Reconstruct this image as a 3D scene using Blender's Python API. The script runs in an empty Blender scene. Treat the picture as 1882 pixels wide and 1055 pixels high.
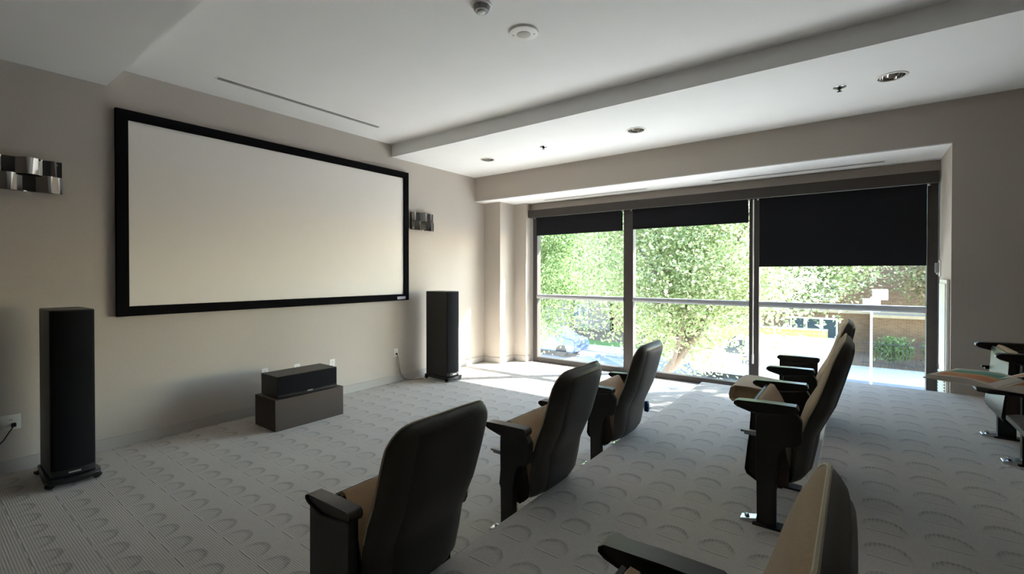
import bpy, math, random
from math import sin, cos, pi, radians, sqrt
from mathutils import Vector, Matrix
random.seed(7)
S = bpy.context.scene
COL = S.collection

# ------------------------------------------------------------------ camera
W, H, F = 1882.0, 1055.0, 849.0
cam_d = bpy.data.cameras.new('camera')
cam = bpy.data.objects.new('camera', cam_d); COL.objects.link(cam)
cam_d.sensor_fit = 'HORIZONTAL'; cam_d.sensor_width = 36.0
cam_d.lens = 36.0 * F / W
cam_d.shift_y = -17.1 / W
cam_d.clip_start = 0.02; cam_d.clip_end = 400
cam.location = (0, 0, 1.6)
cam.rotation_euler = (radians(90 - 0.5), 0, radians(36.7))
S.camera = cam

# ------------------------------------------------------------------ sky, sun, exposure
world = bpy.data.worlds.new('sky_world'); S.world = world; world.use_nodes = True
wn = world.node_tree.nodes; wl = world.node_tree.links
for n in list(wn): wn.remove(n)
sky = wn.new('ShaderNodeTexSky'); sky.sky_type = 'NISHITA'; sky.sun_disc = False
sky.sun_elevation = radians(35.3); sky.sun_rotation = radians(45); sky.air_density = 1.0
sky.dust_density = 0.2; sky.ozone_density = 1.0
bg = wn.new('ShaderNodeBackground'); bg.inputs['Strength'].default_value = 0.75
wo = wn.new('ShaderNodeOutputWorld')
wl.new(sky.outputs[0], bg.inputs[0]); wl.new(bg.outputs[0], wo.inputs[0])
sun_d = bpy.data.lights.new('sun', 'SUN'); sun_d.energy = 16.0; sun_d.angle = radians(0.6)
sun_d.color = (1.0, 0.985, 0.965)
sun = bpy.data.objects.new('sun', sun_d); COL.objects.link(sun)
sun.rotation_euler = Vector((-1, -1, -1)).to_track_quat('-Z', 'Y').to_euler()
sun.location = (10, 17, 12)
S.view_settings.view_transform = 'Standard'; S.view_settings.look = 'None'
S.view_settings.gamma = 1.0; S.view_settings.use_curve_mapping = False
S.view_settings.exposure = 1.8
S.cycles.max_bounces = 14; S.cycles.diffuse_bounces = 8; S.cycles.glossy_bounces = 5
S.cycles.transparent_max_bounces = 24; S.cycles.sample_clamp_indirect = 12.0

# ------------------------------------------------------------------ helpers
def srgb(r, g, b):
    f = lambda c: (c / 255 / 12.92) if c <= 10 else ((c / 255 + .055) / 1.055) ** 2.4
    return (f(r), f(g), f(b), 1)

def mat(name, col, rough=.6, metal=0, spec=.5, noise=0, nscale=30, bump=0, bscale=200, sheen=0, trans=0, stretch=None):
    m = bpy.data.materials.new(name); m.use_nodes = True
    nt = m.node_tree; p = nt.nodes['Principled BSDF']
    p.inputs['Roughness'].default_value = rough; p.inputs['Metallic'].default_value = metal
    p.inputs['Specular IOR Level'].default_value = spec
    if sheen: p.inputs['Sheen Weight'].default_value = sheen
    p.inputs['Base Color'].default_value = col
    tc = nt.nodes.new('ShaderNodeTexCoord')
    src = tc.outputs['Object']
    if stretch:
        mp = nt.nodes.new('ShaderNodeMapping'); mp.inputs['Scale'].default_value = stretch
        nt.links.new(src, mp.inputs[0]); src = mp.outputs[0]
    if noise:
        nz = nt.nodes.new('ShaderNodeTexNoise'); nz.inputs['Scale'].default_value = nscale; nz.inputs['Detail'].default_value = 4
        nt.links.new(src, nz.inputs['Vector'])
        rp = nt.nodes.new('ShaderNodeMapRange'); rp.inputs[1].default_value = .25; rp.inputs[2].default_value = .75
        rp.inputs[3].default_value = 1 - noise; rp.inputs[4].default_value = 1 + noise
        nt.links.new(nz.outputs[0], rp.inputs[0])
        mx = nt.nodes.new('ShaderNodeVectorMath'); mx.operation = 'SCALE'; mx.inputs[0].default_value = col[:3]
        nt.links.new(rp.outputs[0], mx.inputs['Scale']); nt.links.new(mx.outputs[0], p.inputs['Base Color'])
    if bump:
        nb = nt.nodes.new('ShaderNodeTexNoise'); nb.inputs['Scale'].default_value = bscale; nb.inputs['Detail'].default_value = 3
        nt.links.new(src, nb.inputs['Vector'])
        bp = nt.nodes.new('ShaderNodeBump'); bp.inputs['Strength'].default_value = bump; bp.inputs['Distance'].default_value = .01
        nt.links.new(nb.outputs[0], bp.inputs['Height']); nt.links.new(bp.outputs[0], p.inputs['Normal'])
    return m

def nmath(nt, op, a, b=None, c=None):
    n = nt.nodes.new('ShaderNodeMath'); n.operation = op
    for i, v in enumerate((a, b, c)):
        if v is None: continue
        if isinstance(v, (int, float)): n.inputs[i].default_value = v
        else: nt.links.new(v, n.inputs[i])
    return n.outputs[0]

class MB:
    """collects shapes, builds ONE mesh object"""
    def __init__(s): s.v = []; s.f = []
    def add(s, vs, fs):
        o = len(s.v); s.v += [tuple(p) for p in vs]; s.f += [tuple(i + o for i in f) for f in fs]; return s
    def box(s, x0, x1, y0, y1, z0, z1):
        return s.add([(x0,y0,z0),(x1,y0,z0),(x1,y1,z0),(x0,y1,z0),(x0,y0,z1),(x1,y0,z1),(x1,y1,z1),(x0,y1,z1)],
                     [(3,2,1,0),(4,5,6,7),(0,1,5,4),(1,2,6,5),(2,3,7,6),(3,0,4,7)])
    def loft(s, rings, cap=True, closed=True):
        n = len(rings[0]); vs = [p for r in rings for p in r]; fs = []
        for j in range(len(rings) - 1):
            for i in range(n if closed else n - 1):
                k = (i + 1) % n
                fs.append((j*n+i, j*n+k, (j+1)*n+k, (j+1)*n+i))
        if cap and closed: fs += [tuple(reversed(range(n))), tuple(range((len(rings)-1)*n, len(rings)*n))]
        return s.add(vs, fs)
    def prism(s, prof, y0, y1):       # profile in x,z extruded along y
        return s.loft([[(x, y0, z) for x, z in prof], [(x, y1, z) for x, z in prof]])
    def prism_z(s, poly, z0, z1):     # polygon in x,y extruded along z
        return s.loft([[(x, y, z0) for x, y in poly], [(x, y, z1) for x, y in poly]])
    def puff(s, prof, hw, rnd=.03, y=0, steps=4):   # prism along y with rounded ends
        cx = sum(p[0] for p in prof) / len(prof); cz = sum(p[1] for p in prof) / len(prof)
        size = max(max(abs(p[0]-cx) for p in prof), max(abs(p[1]-cz) for p in prof))
        secs = []
        for i in range(steps + 1):
            a = pi / 2 * i / steps; secs.append((-hw + rnd * (1 - sin(a)), cos(a)))
        secs += [(-q, c) for q, c in reversed(secs)]
        rings = []
        for q, c in secs:
            ring = []
            for x, z in prof:
                d = sqrt((x-cx)**2 + (z-cz)**2) + 1e-6; k = max(.2, 1 - rnd * c / d)
                ring.append((cx + (x-cx)*k, y + q, cz + (z-cz)*k))
            rings.append(ring)
        return s.loft(rings)
    def lathe(s, prof, n=24, c=(0,0,0), axis='z'):
        rings = []
        for r, h in prof:
            ring = []
            for i in range(n):
                a = 2*pi*i/n; u, w = r*cos(a), r*sin(a)
                q = (u, w, h) if axis == 'z' else ((h, u, w) if axis == 'x' else (w, h, u))
                ring.append((q[0]+c[0], q[1]+c[1], q[2]+c[2]))
            rings.append(ring)
        return s.loft(rings)
    def ring(s, prof, n=24, c=(0,0,0), axis='z'):   # closed profile turned round the axis, open in the middle
        k = len(s.f); s.lathe(list(prof) + [prof[0]], n, c, axis); del s.f[-2:]; return s
    def tube(s, path, r, n=8):
        pts = [Vector(p) for p in path]; rings = []
        rr = r if isinstance(r, (list, tuple)) else [r]*len(pts)
        up = Vector((0, 0, 1))
        for i, p in enumerate(pts):
            t = (pts[min(i+1, len(pts)-1)] - pts[max(i-1, 0)]).normalized()
            a = t.cross(up)
            if a.length < 1e-3: a = t.cross(Vector((1, 0, 0)))
            a.normalize(); b = t.cross(a).normalized()
            rings.append([tuple(p + a*rr[i]*cos(2*pi*k/n) + b*rr[i]*sin(2*pi*k/n)) for k in range(n)])
        return s.loft(rings)
    def mesh(s, name, m, smooth=False, angle=40):
        me = bpy.data.meshes.new(name); me.from_pydata(s.v, [], s.f); me.update()
        import bmesh
        b = bmesh.new(); b.from_mesh(me); bmesh.ops.recalc_face_normals(b, faces=b.faces); b.to_mesh(me); b.free()
        ms = m if isinstance(m, (list, tuple)) else [m]
        for q in ms: me.materials.append(q)
        if smooth:
            me.shade_smooth()
            if angle: me.set_sharp_from_angle(angle=radians(angle))
        return me
    def build(s, name, m, parent=None, smooth=False, bevel=0, angle=40, seg=2):
        return link(name, s.mesh(name, m, smooth or bevel > 0, angle), parent, bevel, seg)

def link(name, me, parent=None, bevel=0, seg=2, loc=None):
    o = bpy.data.objects.new(name, me); COL.objects.link(o)
    if parent: o.parent = parent
    if loc: o.location = loc
    if bevel:
        b = o.modifiers.new('bevel', 'BEVEL'); b.width = bevel; b.segments = seg; b.limit_method = 'ANGLE'; b.angle_limit = radians(40)
        b.harden_normals = False
    return o

def empty(name, loc=(0,0,0), rz=0):
    o = bpy.data.objects.new(name, None); COL.objects.link(o); o.location = loc; o.rotation_euler = (0, 0, rz)
    o.empty_display_size = .1
    return o
def tag(o, label, cat, group=None):
    o['label'] = label; o['category'] = cat
    if group: o['group'] = group
    return o
def thing(name, label, cat, loc=(0,0,0), group=None, rz=0): return tag(empty(name, loc, rz), label, cat, group)
def struct(o, label=None):
    o['kind'] = 'structure'
    if label: o['label'] = label
    return o
def lerp_tab(tab, z):
    if z <= tab[0][0]: return tab[0][1]
    for (a, va), (b, vb) in zip(tab, tab[1:]):
        if z <= b: return va + (vb - va) * (z - a) / (b - a)
    return tab[-1][1]

# ------------------------------------------------------------------ materials
def wall_material():
    m = mat('linen_wallpaper', srgb(189, 180, 170), rough=.85, spec=.25)
    nt = m.node_tree; p = nt.nodes['Principled BSDF']; tc = nt.nodes.new('ShaderNodeTexCoord')
    geo = tc.outputs['Object']
    parts = []
    for sc in ((60, 60, 900), (900, 900, 40)):
        mp = nt.nodes.new('ShaderNodeMapping'); mp.inputs['Scale'].default_value = sc
        nz = nt.nodes.new('ShaderNodeTexNoise'); nz.inputs['Scale'].default_value = 1.0; nz.inputs['Detail'].default_value = 2
        nt.links.new(geo, mp.inputs[0]); nt.links.new(mp.outputs[0], nz.inputs['Vector']); parts.append(nz.outputs[0])
    fine = nmath(nt, 'ADD', parts[0], parts[1])
    nb = nt.nodes.new('ShaderNodeTexNoise'); nb.inputs['Scale'].default_value = 1.6; nb.inputs['Detail'].default_value = 5
    nt.links.new(geo, nb.inputs['Vector'])
    v = nmath(nt, 'ADD', nmath(nt, 'MULTIPLY', fine, .20), nmath(nt, 'MULTIPLY', nb.outputs[0], .10))
    v = nmath(nt, 'ADD', v, .76)
    # seams of the wallpaper drops, one every 1.37 m
    sp = nt.nodes.new('ShaderNodeSeparateXYZ'); nt.links.new(geo, sp.inputs[0])
    for ax, off in ((1, .29), (0, .5)):
        fr = nmath(nt, 'FRACT', nmath(nt, 'DIVIDE', nmath(nt, 'ADD', sp.outputs[ax], 20.55 + off), 1.37))
        ln = nmath(nt, 'LESS_THAN', fr, .0022)
        v = nmath(nt, 'SUBTRACT', v, nmath(nt, 'MULTIPLY', ln, .05))
    sc = nt.nodes.new('ShaderNodeVectorMath'); sc.operation = 'SCALE'; sc.inputs[0].default_value = srgb(189, 180, 170)[:3]
    nt.links.new(v, sc.inputs['Scale']); nt.links.new(sc.outputs[0], p.inputs['Base Color'])
    bp = nt.nodes.new('ShaderNodeBump'); bp.inputs['Strength'].default_value = .12; bp.inputs['Distance'].default_value = .004
    nt.links.new(fine, bp.inputs['Height']); nt.links.new(bp.outputs[0], p.inputs['Normal'])
    return m

def carpet_material():
    base = srgb(190, 183, 175)
    m = mat('carpet_pattern', base, rough=.95, spec=.1, sheen=.15)
    nt = m.node_tree; p = nt.nodes['Principled BSDF']; tc = nt.nodes.new('ShaderNodeTexCoord')
    sp = nt.nodes.new('ShaderNodeSeparateXYZ'); nt.links.new(tc.outputs['Object'], sp.inputs[0])
    X, Y = sp.outputs[0], sp.outputs[1]
    PX, PY = .2222, .247
    # grid of half-round motifs: straight foot along x, arch towards +y
    u = nmath(nt, 'SUBTRACT', nmath(nt, 'FRACT', nmath(nt, 'DIVIDE', nmath(nt, 'ADD', X, 22.22 - .33 + PX/2), PX)), .5)
    v = nmath(nt, 'FRACT', nmath(nt, 'DIVIDE', nmath(nt, 'ADD', Y, 24.7 - 2.91 - .006 + .035), PY))
    ux = nmath(nt, 'MULTIPLY', u, PX); vy = nmath(nt, 'SUBTRACT', nmath(nt, 'MULTIPLY', v, PY), .035)
    nz = nt.nodes.new('ShaderNodeTexNoise'); nz.inputs['Scale'].default_value = 160; nz.inputs['Detail'].default_value = 3
    nt.links.new(tc.outputs['Object'], nz.inputs['Vector'])
    nl = nt.nodes.new('ShaderNodeTexNoise'); nl.inputs['Scale'].default_value = 2.2; nl.inputs['Detail'].default_value = 4
    nt.links.new(tc.outputs['Object'], nl.inputs['Vector'])
    nm = nt.nodes.new('ShaderNodeTexNoise'); nm.inputs['Scale'].default_value = 26; nm.inputs['Detail'].default_value = 4
    nt.links.new(tc.outputs['Object'], nm.inputs['Vector'])
    e = nmath(nt, 'ADD', nmath(nt, 'POWER', nmath(nt, 'ABSOLUTE', nmath(nt, 'DIVIDE', ux, .092)), 2.4),
              nmath(nt, 'POWER', nmath(nt, 'ABSOLUTE', nmath(nt, 'DIVIDE', vy, .140)), 2.2))
    e = nmath(nt, 'ADD', e, nmath(nt, 'MULTIPLY', nmath(nt, 'SUBTRACT', nm.outputs[0], .5), .35))
    above = nt.nodes.new('ShaderNodeMapRange'); above.inputs[1].default_value = .025; above.inputs[2].default_value = .085
    nt.links.new(vy, above.inputs[0])
    inn = nt.nodes.new('ShaderNodeMapRange'); inn.inputs[1].default_value = 1.0; inn.inputs[2].default_value = .86
    nt.links.new(e, inn.inputs[0])
    inside = nmath(nt, 'MULTIPLY', inn.outputs[0], nmath(nt, 'GREATER_THAN', vy, .004))
    band = nt.nodes.new('ShaderNodeMapRange'); band.inputs[1].default_value = .35; band.inputs[2].default_value = .82
    band.interpolation_type = 'SMOOTHSTEP'; nt.links.new(e, band.inputs[0])
    rim = nmath(nt, 'MULTIPLY', nmath(nt, 'MULTIPLY', band.outputs[0], inside), above.outputs[0])
    rim = nmath(nt, 'MULTIPLY', rim, nmath(nt, 'MULTIPLY', nm.outputs[0], 1.9))
    rib = nmath(nt, 'MULTIPLY', nmath(nt, 'ADD', nmath(nt, 'SINE', nmath(nt, 'MULTIPLY', Y, 2*pi/.0125)), 1.0), .5)
    ribx = nmath(nt, 'MULTIPLY', nmath(nt, 'ADD', nmath(nt, 'SINE', nmath(nt, 'MULTIPLY', X, 2*pi/.0165)), 1.0), .5)
    flen = nmath(nt, 'LESS_THAN', nmath(nt, 'ABSOLUTE', ux), .068)
    foot = nmath(nt, 'MULTIPLY', nmath(nt, 'LESS_THAN', nmath(nt, 'ABSOLUTE', vy), .0036), flen)
    footpale = nmath(nt, 'MULTIPLY', nmath(nt, 'LESS_THAN', nmath(nt, 'ABSOLUTE', nmath(nt, 'SUBTRACT', vy, .0075)), .0036), flen)  # pale pattern line beside the dark foot of the motif
    val = nmath(nt, 'ADD', .66, nmath(nt, 'MULTIPLY', nz.outputs[0], .42))
    val = nmath(nt, 'ADD', val, nmath(nt, 'MULTIPLY', nl.outputs[0], .16))
    val = nmath(nt, 'ADD', val, nmath(nt, 'MULTIPLY', nm.outputs[0], .10))
    val = nmath(nt, 'SUBTRACT', val, nmath(nt, 'MULTIPLY', nmath(nt, 'ADD', nmath(nt, 'MULTIPLY', inside, .7), .45), nmath(nt, 'MULTIPLY', rib, .12)))
    val = nmath(nt, 'SUBTRACT', val, nmath(nt, 'MULTIPLY', rim, nmath(nt, 'ADD', .16, nmath(nt, 'MULTIPLY', ribx, .22))))
    val = nmath(nt, 'SUBTRACT', val, nmath(nt, 'MULTIPLY', foot, .40))
    val = nmath(nt, 'ADD', val, nmath(nt, 'MULTIPLY', footpale, .22))
    sc = nt.nodes.new('ShaderNodeVectorMath'); sc.operation = 'SCALE'; sc.inputs[0].default_value = base[:3]
    nt.links.new(val, sc.inputs['Scale']); nt.links.new(sc.outputs[0], p.inputs['Base Color'])
    h = nmath(nt, 'SUBTRACT', nmath(nt, 'ADD', nmath(nt, 'MULTIPLY', nz.outputs[0], .5), nmath(nt, 'MULTIPLY', rib, .25)),
              nmath(nt, 'ADD', nmath(nt, 'MULTIPLY', foot, 1.2), nmath(nt, 'MULTIPLY', rim, nmath(nt, 'MULTIPLY', ribx, .35))))
    bp = nt.nodes.new('ShaderNodeBump'); bp.inputs['Strength'].default_value = .5; bp.inputs['Distance'].default_value = .006
    nt.links.new(h, bp.inputs['Height']); nt.links.new(bp.outputs[0], p.inputs['Normal'])
    return m

def glass_material(name, tint=(.95, .97, .96, 1), refl=1.0):
    m = bpy.data.materials.new(name); m.use_nodes = True; nt = m.node_tree
    for n in list(nt.nodes): nt.nodes.remove(n)
    out = nt.nodes.new('ShaderNodeOutputMaterial'); mx = nt.nodes.new('ShaderNodeMixShader')
    tr = nt.nodes.new('ShaderNodeBsdfTransparent'); tr.inputs[0].default_value = tint
    gl = nt.nodes.new('ShaderNodeBsdfGlossy'); gl.inputs['Roughness'].default_value = 0.0
    lw = nt.nodes.new('ShaderNodeLayerWeight'); lw.inputs[0].default_value = .5
    fr = nmath(nt, 'ADD', nmath(nt, 'MULTIPLY', nmath(nt, 'POWER', lw.outputs['Facing'], 5.0), .96 * refl), .042 * refl)
    nt.links.new(fr, mx.inputs[0]); nt.links.new(tr.outputs[0], mx.inputs[1]); nt.links.new(gl.outputs[0], mx.inputs[2])
    nt.links.new(mx.outputs[0], out.inputs[0])
    return m

def brick_material(name, c1, c2, mortar, sx=.21, sz=.07):
    m = mat(name, c1, rough=.9, spec=.2); nt = m.node_tree; p = nt.nodes['Principled BSDF']
    tc = nt.nodes.new('ShaderNodeTexCoord'); sp = nt.nodes.new('ShaderNodeSeparateXYZ'); nt.links.new(tc.outputs['Object'], sp.inputs[0])
    cb = nt.nodes.new('ShaderNodeCombineXYZ'); nt.links.new(nmath(nt, 'ADD', sp.outputs[0], sp.outputs[1]), cb.inputs[0]); nt.links.new(sp.outputs[2], cb.inputs[1])
    b = nt.nodes.new('ShaderNodeTexBrick'); b.inputs['Scale'].default_value = 1.0
    b.inputs['Color1'].default_value = c1; b.inputs['Color2'].default_value = c2; b.inputs['Mortar'].default_value = mortar
    b.inputs['Brick Width'].default_value = sx; b.inputs['Row Height'].default_value = sz; b.inputs['Mortar Size'].default_value = .006
    nt.links.new(cb.outputs[0], b.inputs['Vector']); nt.links.new(b.outputs[0], p.inputs['Base Color'])
    return m

def leaf_material(name, c1, c2, c3):
    m = mat(name, c1, rough=.55, spec=.3); nt = m.node_tree; p = nt.nodes['Principled BSDF']
    gi = nt.nodes.new('ShaderNodeNewGeometry'); rp = nt.nodes.new('ShaderNodeValToRGB')
    rp.color_ramp.elements[0].color = c1; rp.color_ramp.elements[1].color = c3
    e = rp.color_ramp.elements.new(.5); e.color = c2
    nt.links.new(gi.outputs['Random Per Island'], rp.inputs[0]); nt.links.new(rp.outputs[0], p.inputs['Base Color'])
    tl = nt.nodes.new('ShaderNodeBsdfTranslucent'); nt.links.new(rp.outputs[0], tl.inputs[0])
    mx = nt.nodes.new('ShaderNodeMixShader'); mx.inputs[0].default_value = .5
    out = nt.nodes['Material Output']
    nt.links.new(p.outputs[0], mx.inputs[1]); nt.links.new(tl.outputs[0], mx.inputs[2]); nt.links.new(mx.outputs[0], out.inputs[0])
    return m

M = {}
M['wall'] = wall_material()
M['carpet'] = carpet_material()
M['wall_dark'] = mat('dark_unseen_walls', srgb(116, 106, 98), rough=.9, spec=.2, noise=.06, nscale=40)  # walls out of view, colour picked dark to cut bounced light
M['ceiling'] = mat('ceiling_paint', srgb(240, 239, 238), rough=.9, spec=.2, noise=.012, nscale=3)
M['base'] = mat('baseboard_paint', srgb(176, 170, 163), rough=.6, noise=.02, nscale=8)
M['bronze'] = mat('dark_bronze_aluminium', srgb(64, 58, 54), rough=.5, metal=.0, spec=.4, noise=.05, nscale=15)
M['alum'] = mat('satin_grey_aluminium', srgb(168, 170, 174), rough=.4, metal=.15, noise=.04, nscale=40)
M['shade'] = mat('black_shade_fabric', srgb(34, 34, 38), rough=.9, spec=.1, noise=.1, nscale=300)
M['glass'] = glass_material('window_glass')
M['white_plastic'] = mat('white_plastic', srgb(228, 226, 222), rough=.4, noise=.02, nscale=20)
M['grey_plastic'] = mat('grey_plastic', srgb(150, 150, 150), rough=.5, noise=.03, nscale=20)
M['slot'] = mat('slot_dark', srgb(60, 58, 56), rough=.8, noise=.05, nscale=20)
M['vent_grey'] = mat('vent_grey', srgb(168, 165, 160), rough=.6, noise=.03, nscale=20)
M['vent_back'] = mat('vent_slot_grey', srgb(128, 125, 120), rough=.8, noise=.05, nscale=20)
M['screen'] = mat('projection_fabric', srgb(236, 229, 220), rough=.85, spec=.2, noise=.008, nscale=6)
M['velvet'] = mat('black_velvet', srgb(16, 16, 18), rough=.95, spec=.05, noise=.15, nscale=200)
M['badge'] = mat('badge_silver', srgb(140, 140, 150), rough=.4, metal=.6, noise=.05, nscale=100)
M['chrome'] = mat('polished_chrome', srgb(225, 223, 220), rough=.06, metal=1, noise=.01, nscale=5)
M['chrome_worn'] = mat('chrome_bracket', srgb(205, 208, 212), rough=.18, metal=1, noise=.05, nscale=60)
M['spk_wood'] = mat('black_ash_veneer', srgb(38, 35, 33), rough=.45, noise=.15, nscale=14, stretch=(8, 8, 1))
M['grille'] = mat('grille_cloth', srgb(20, 21, 25), rough=.9, spec=.15, noise=.15, nscale=500)
M['gloss_black'] = mat('gloss_black', srgb(26, 26, 28), rough=.25, noise=.05, nscale=20)
M['plinth'] = mat('dark_brown_laminate', srgb(60, 47, 40), rough=.55, noise=.08, nscale=12, stretch=(3, 1, 12))
M['vinyl'] = mat('charcoal_vinyl', srgb(66, 64, 60), rough=.42, spec=.45, noise=.08, nscale=20, bump=.08, bscale=450)
M['vinyl_panel'] = mat('charcoal_back_panel', srgb(50, 48, 46), rough=.5, spec=.4, noise=.08, nscale=20, bump=.08, bscale=450)
M['shaded_side'] = mat('shaded_cushion_side', srgb(66, 52, 43), rough=.6, noise=.08, nscale=30)  # tan cushion side in deep shade, the shade put into a brown colour
M['black_metal'] = mat('black_powder_coat', srgb(32, 31, 30), rough=.42, spec=.45, noise=.08, nscale=40)
M['arm'] = mat('black_armrest', srgb(36, 35, 34), rough=.33, spec=.5, noise=.08, nscale=30)
M['fabric'] = mat('tan_fabric', srgb(170, 143, 112), rough=.9, spec=.15, sheen=.3, noise=.10, nscale=120, bump=.15, bscale=600)
M['piping'] = mat('pale_piping', srgb(186, 176, 152), rough=.6, noise=.05, nscale=60)
M['tablet'] = mat('tablet_laminate', srgb(44, 43, 42), rough=.4, noise=.06, nscale=30)
M['paper'] = mat('white_paper', srgb(225, 220, 212), rough=.8, noise=.02, nscale=30)
M['blue'] = mat('blue_fabric', srgb(40, 84, 130), rough=.7, noise=.15, nscale=60)
M['cord'] = mat('grey_cord', srgb(110, 108, 106), rough=.6, noise=.05, nscale=40)
M['dark_cord'] = mat('black_cord', srgb(28, 27, 27), rough=.6, noise=.05, nscale=40)

# ------------------------------------------------------------------ room shell
XW = -5.444          # screen wall
YW = 6.20            # plane of the wall around the window bay
YG = 7.04            # window plane
XR = 3.6             # wall behind the seats
YN = -2.4            # wall behind the camera
ZC, ZL, ZR = 3.48, 3.30, 2.885
ST = .215            # riser height
E1, E2 = -1.585, -.185
XJ = .745            # right reveal of the bay

struct(MB().box(XW-.2, XR+.2, YN-.2, YG+.12, -.2, 0).build('floor', M['carpet']), 'grey carpet with rows of half-round motifs')
struct(MB().box(E1, E2, YN, YW, 0, ST).build('floor_riser', M['carpet'], bevel=.012), 'carpeted first seating riser')
struct(MB().box(E2, XR, YN, YW, 0, 2*ST).build('floor_riser', M['carpet'], bevel=.012), 'carpeted upper seating riser')
struct(MB().box(XW-.2, XW, YN-.2, YG+.12, 0, 3.9).build('wall_left', M['wall']), 'grey linen wallpaper wall behind the screen')
struct(MB().box(XW, XR, YW, YG+.12, ZR, 3.9).build('wall_back', M['wall']), 'grey linen wall above the window bay')
struct(MB().box(XJ, XR+.2, YW, YG+.12, 0, ZR).build('wall_back', M['wall']), 'grey linen wall beside the window bay')
struct(MB().box(XW, XJ, YG-.03, YG+.12, 2.74, ZR).build('wall_header', M['wall']), 'narrow wall strip above the shades')
struct(MB().box(XW, XJ, YW+.001, YG+.1, ZR-.012, ZR-.0005).build('ceiling_bay', M['ceiling']), 'white soffit of the window bay')
struct(MB().prism_z([(XW,6.45),(-5.07,6.45),(-5.07,6.86),(-4.795,6.86),(-4.795,YG+.12),(XW,YG+.12)], 0, ZR-.012).build('wall_column', M['wall']), 'stepped column beside the window')
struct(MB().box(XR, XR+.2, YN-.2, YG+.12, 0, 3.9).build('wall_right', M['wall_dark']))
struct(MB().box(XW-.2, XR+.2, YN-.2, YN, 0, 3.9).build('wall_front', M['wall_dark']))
struct(MB().box(XW-.2, XR+.2, YN-.2, YG+.12, ZC, ZC+.45).build('ceiling', M['ceiling']), 'white main ceiling')
struct(MB().box(XW, XR, YN, 1.17, ZL, ZC).build('ceiling_drop', M['ceiling']), 'lower ceiling section beside the screen')
DL = ((.235, 5.16), (-2.10, 5.27), (-4.41, 5.31))
bk = MB().box(XW, XR, 4.37, YW, ZL, ZC).build('ceiling_bulkhead', M['ceiling'])
struct(bk, 'lowered ceiling band along the window wall')
cutm = MB()
for x, y in DL: cutm.lathe([(.096, ZL-.05), (.096, ZL+.13)], 36, (x, y, 0))
cut = cutm.build('cutter', M['ceiling'])
bo = bk.modifiers.new('holes', 'BOOLEAN'); bo.operation = 'DIFFERENCE'; bo.solver = 'EXACT'; bo.object = cut
bk.data = bpy.data.meshes.new_from_object(bk.evaluated_get(bpy.context.evaluated_depsgraph_get()))
bk.modifiers.clear(); bpy.data.objects.remove(cut)
# baseboards
bl = MB().box(XW, XW+.014, YN, 6.45, 0, .105)
struct(bl.build('baseboard_left', M['base'], bevel=.004))
bc = MB().box(XW+.014, -5.056, 6.436, 6.45, 0, .105); bc.box(-5.07, -5.056, 6.45, 6.846, 0, .105)
bc.box(-5.07, -4.781, 6.846, 6.86, 0, .105); bc.box(-4.795, -4.781, 6.86, YG-.04, 0, .105)
struct(bc.build('baseboard_back', M['base'], bevel=.004))

# ------------------------------------------------------------------ windows
XS = [(-4.75, -4.655), (-2.995, -2.835), (-1.178, -1.056), (.640, .735)]
FY0, FY1 = YG-.03, YG+.09
for k in range(3):
    w = struct(empty(f'window_{k+1}', ((XS[k][1]+XS[k+1][0])/2, YG, 0)), ['narrow window bay nearest the screen wall', 'middle window bay', 'widest window bay with the lowest shade'][k])
    ox, oy = w.location[0], w.location[1]
    def wbx(x0, x1, y0, y1, z0, z1): return MB().box(x0-ox, x1-ox, y0-oy, y1-oy, z0, z1)
    x0, x1 = XS[k][1], XS[k+1][0]
    wbx(XS[k][0], x0, FY0, FY1, 0.0, 2.74).build('mullion', M['bronze'], w, bevel=.006)
    if k == 2: wbx(x1, XS[3][1], FY0, FY1, 0.0, 2.74).build('mullion', M['bronze'], w, bevel=.006)
    wbx(x0, x1, FY0, FY1, 0.0, .085).build('bottom_rail', M['bronze'], w, bevel=.006)
    wbx(x0, x1, FY0, FY1, 2.62, 2.74).build('top_rail', M['bronze'], w, bevel=.006)
    tr = MB().prism([(-.03,1.15),(-.045,1.165),(-.05,1.185),(-.045,1.205),(-.03,1.222),(.08,1.222),(.08,1.15)], 0, 1)
    tr.v = [(x0-ox + y*(x1-x0), x, z) for x, y, z in tr.v]
    tr.build('transom', M['alum'], w, smooth=True)
    wbx(x0, x1, YG+.03, YG+.036, .085, 1.15).build('pane', M['glass'], w)
    wbx(x0, x1, YG+.03, YG+.036, 1.222, 2.62).build('pane', M['glass'], w)

# canopy and outer skin of our own building, seen only as the shade they cast
struct(MB().box(-12, 9, YG+.12, YG+1.05, 3.0, 3.25).build('roof_canopy', M['base']), 'outer canopy above the windows')

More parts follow.
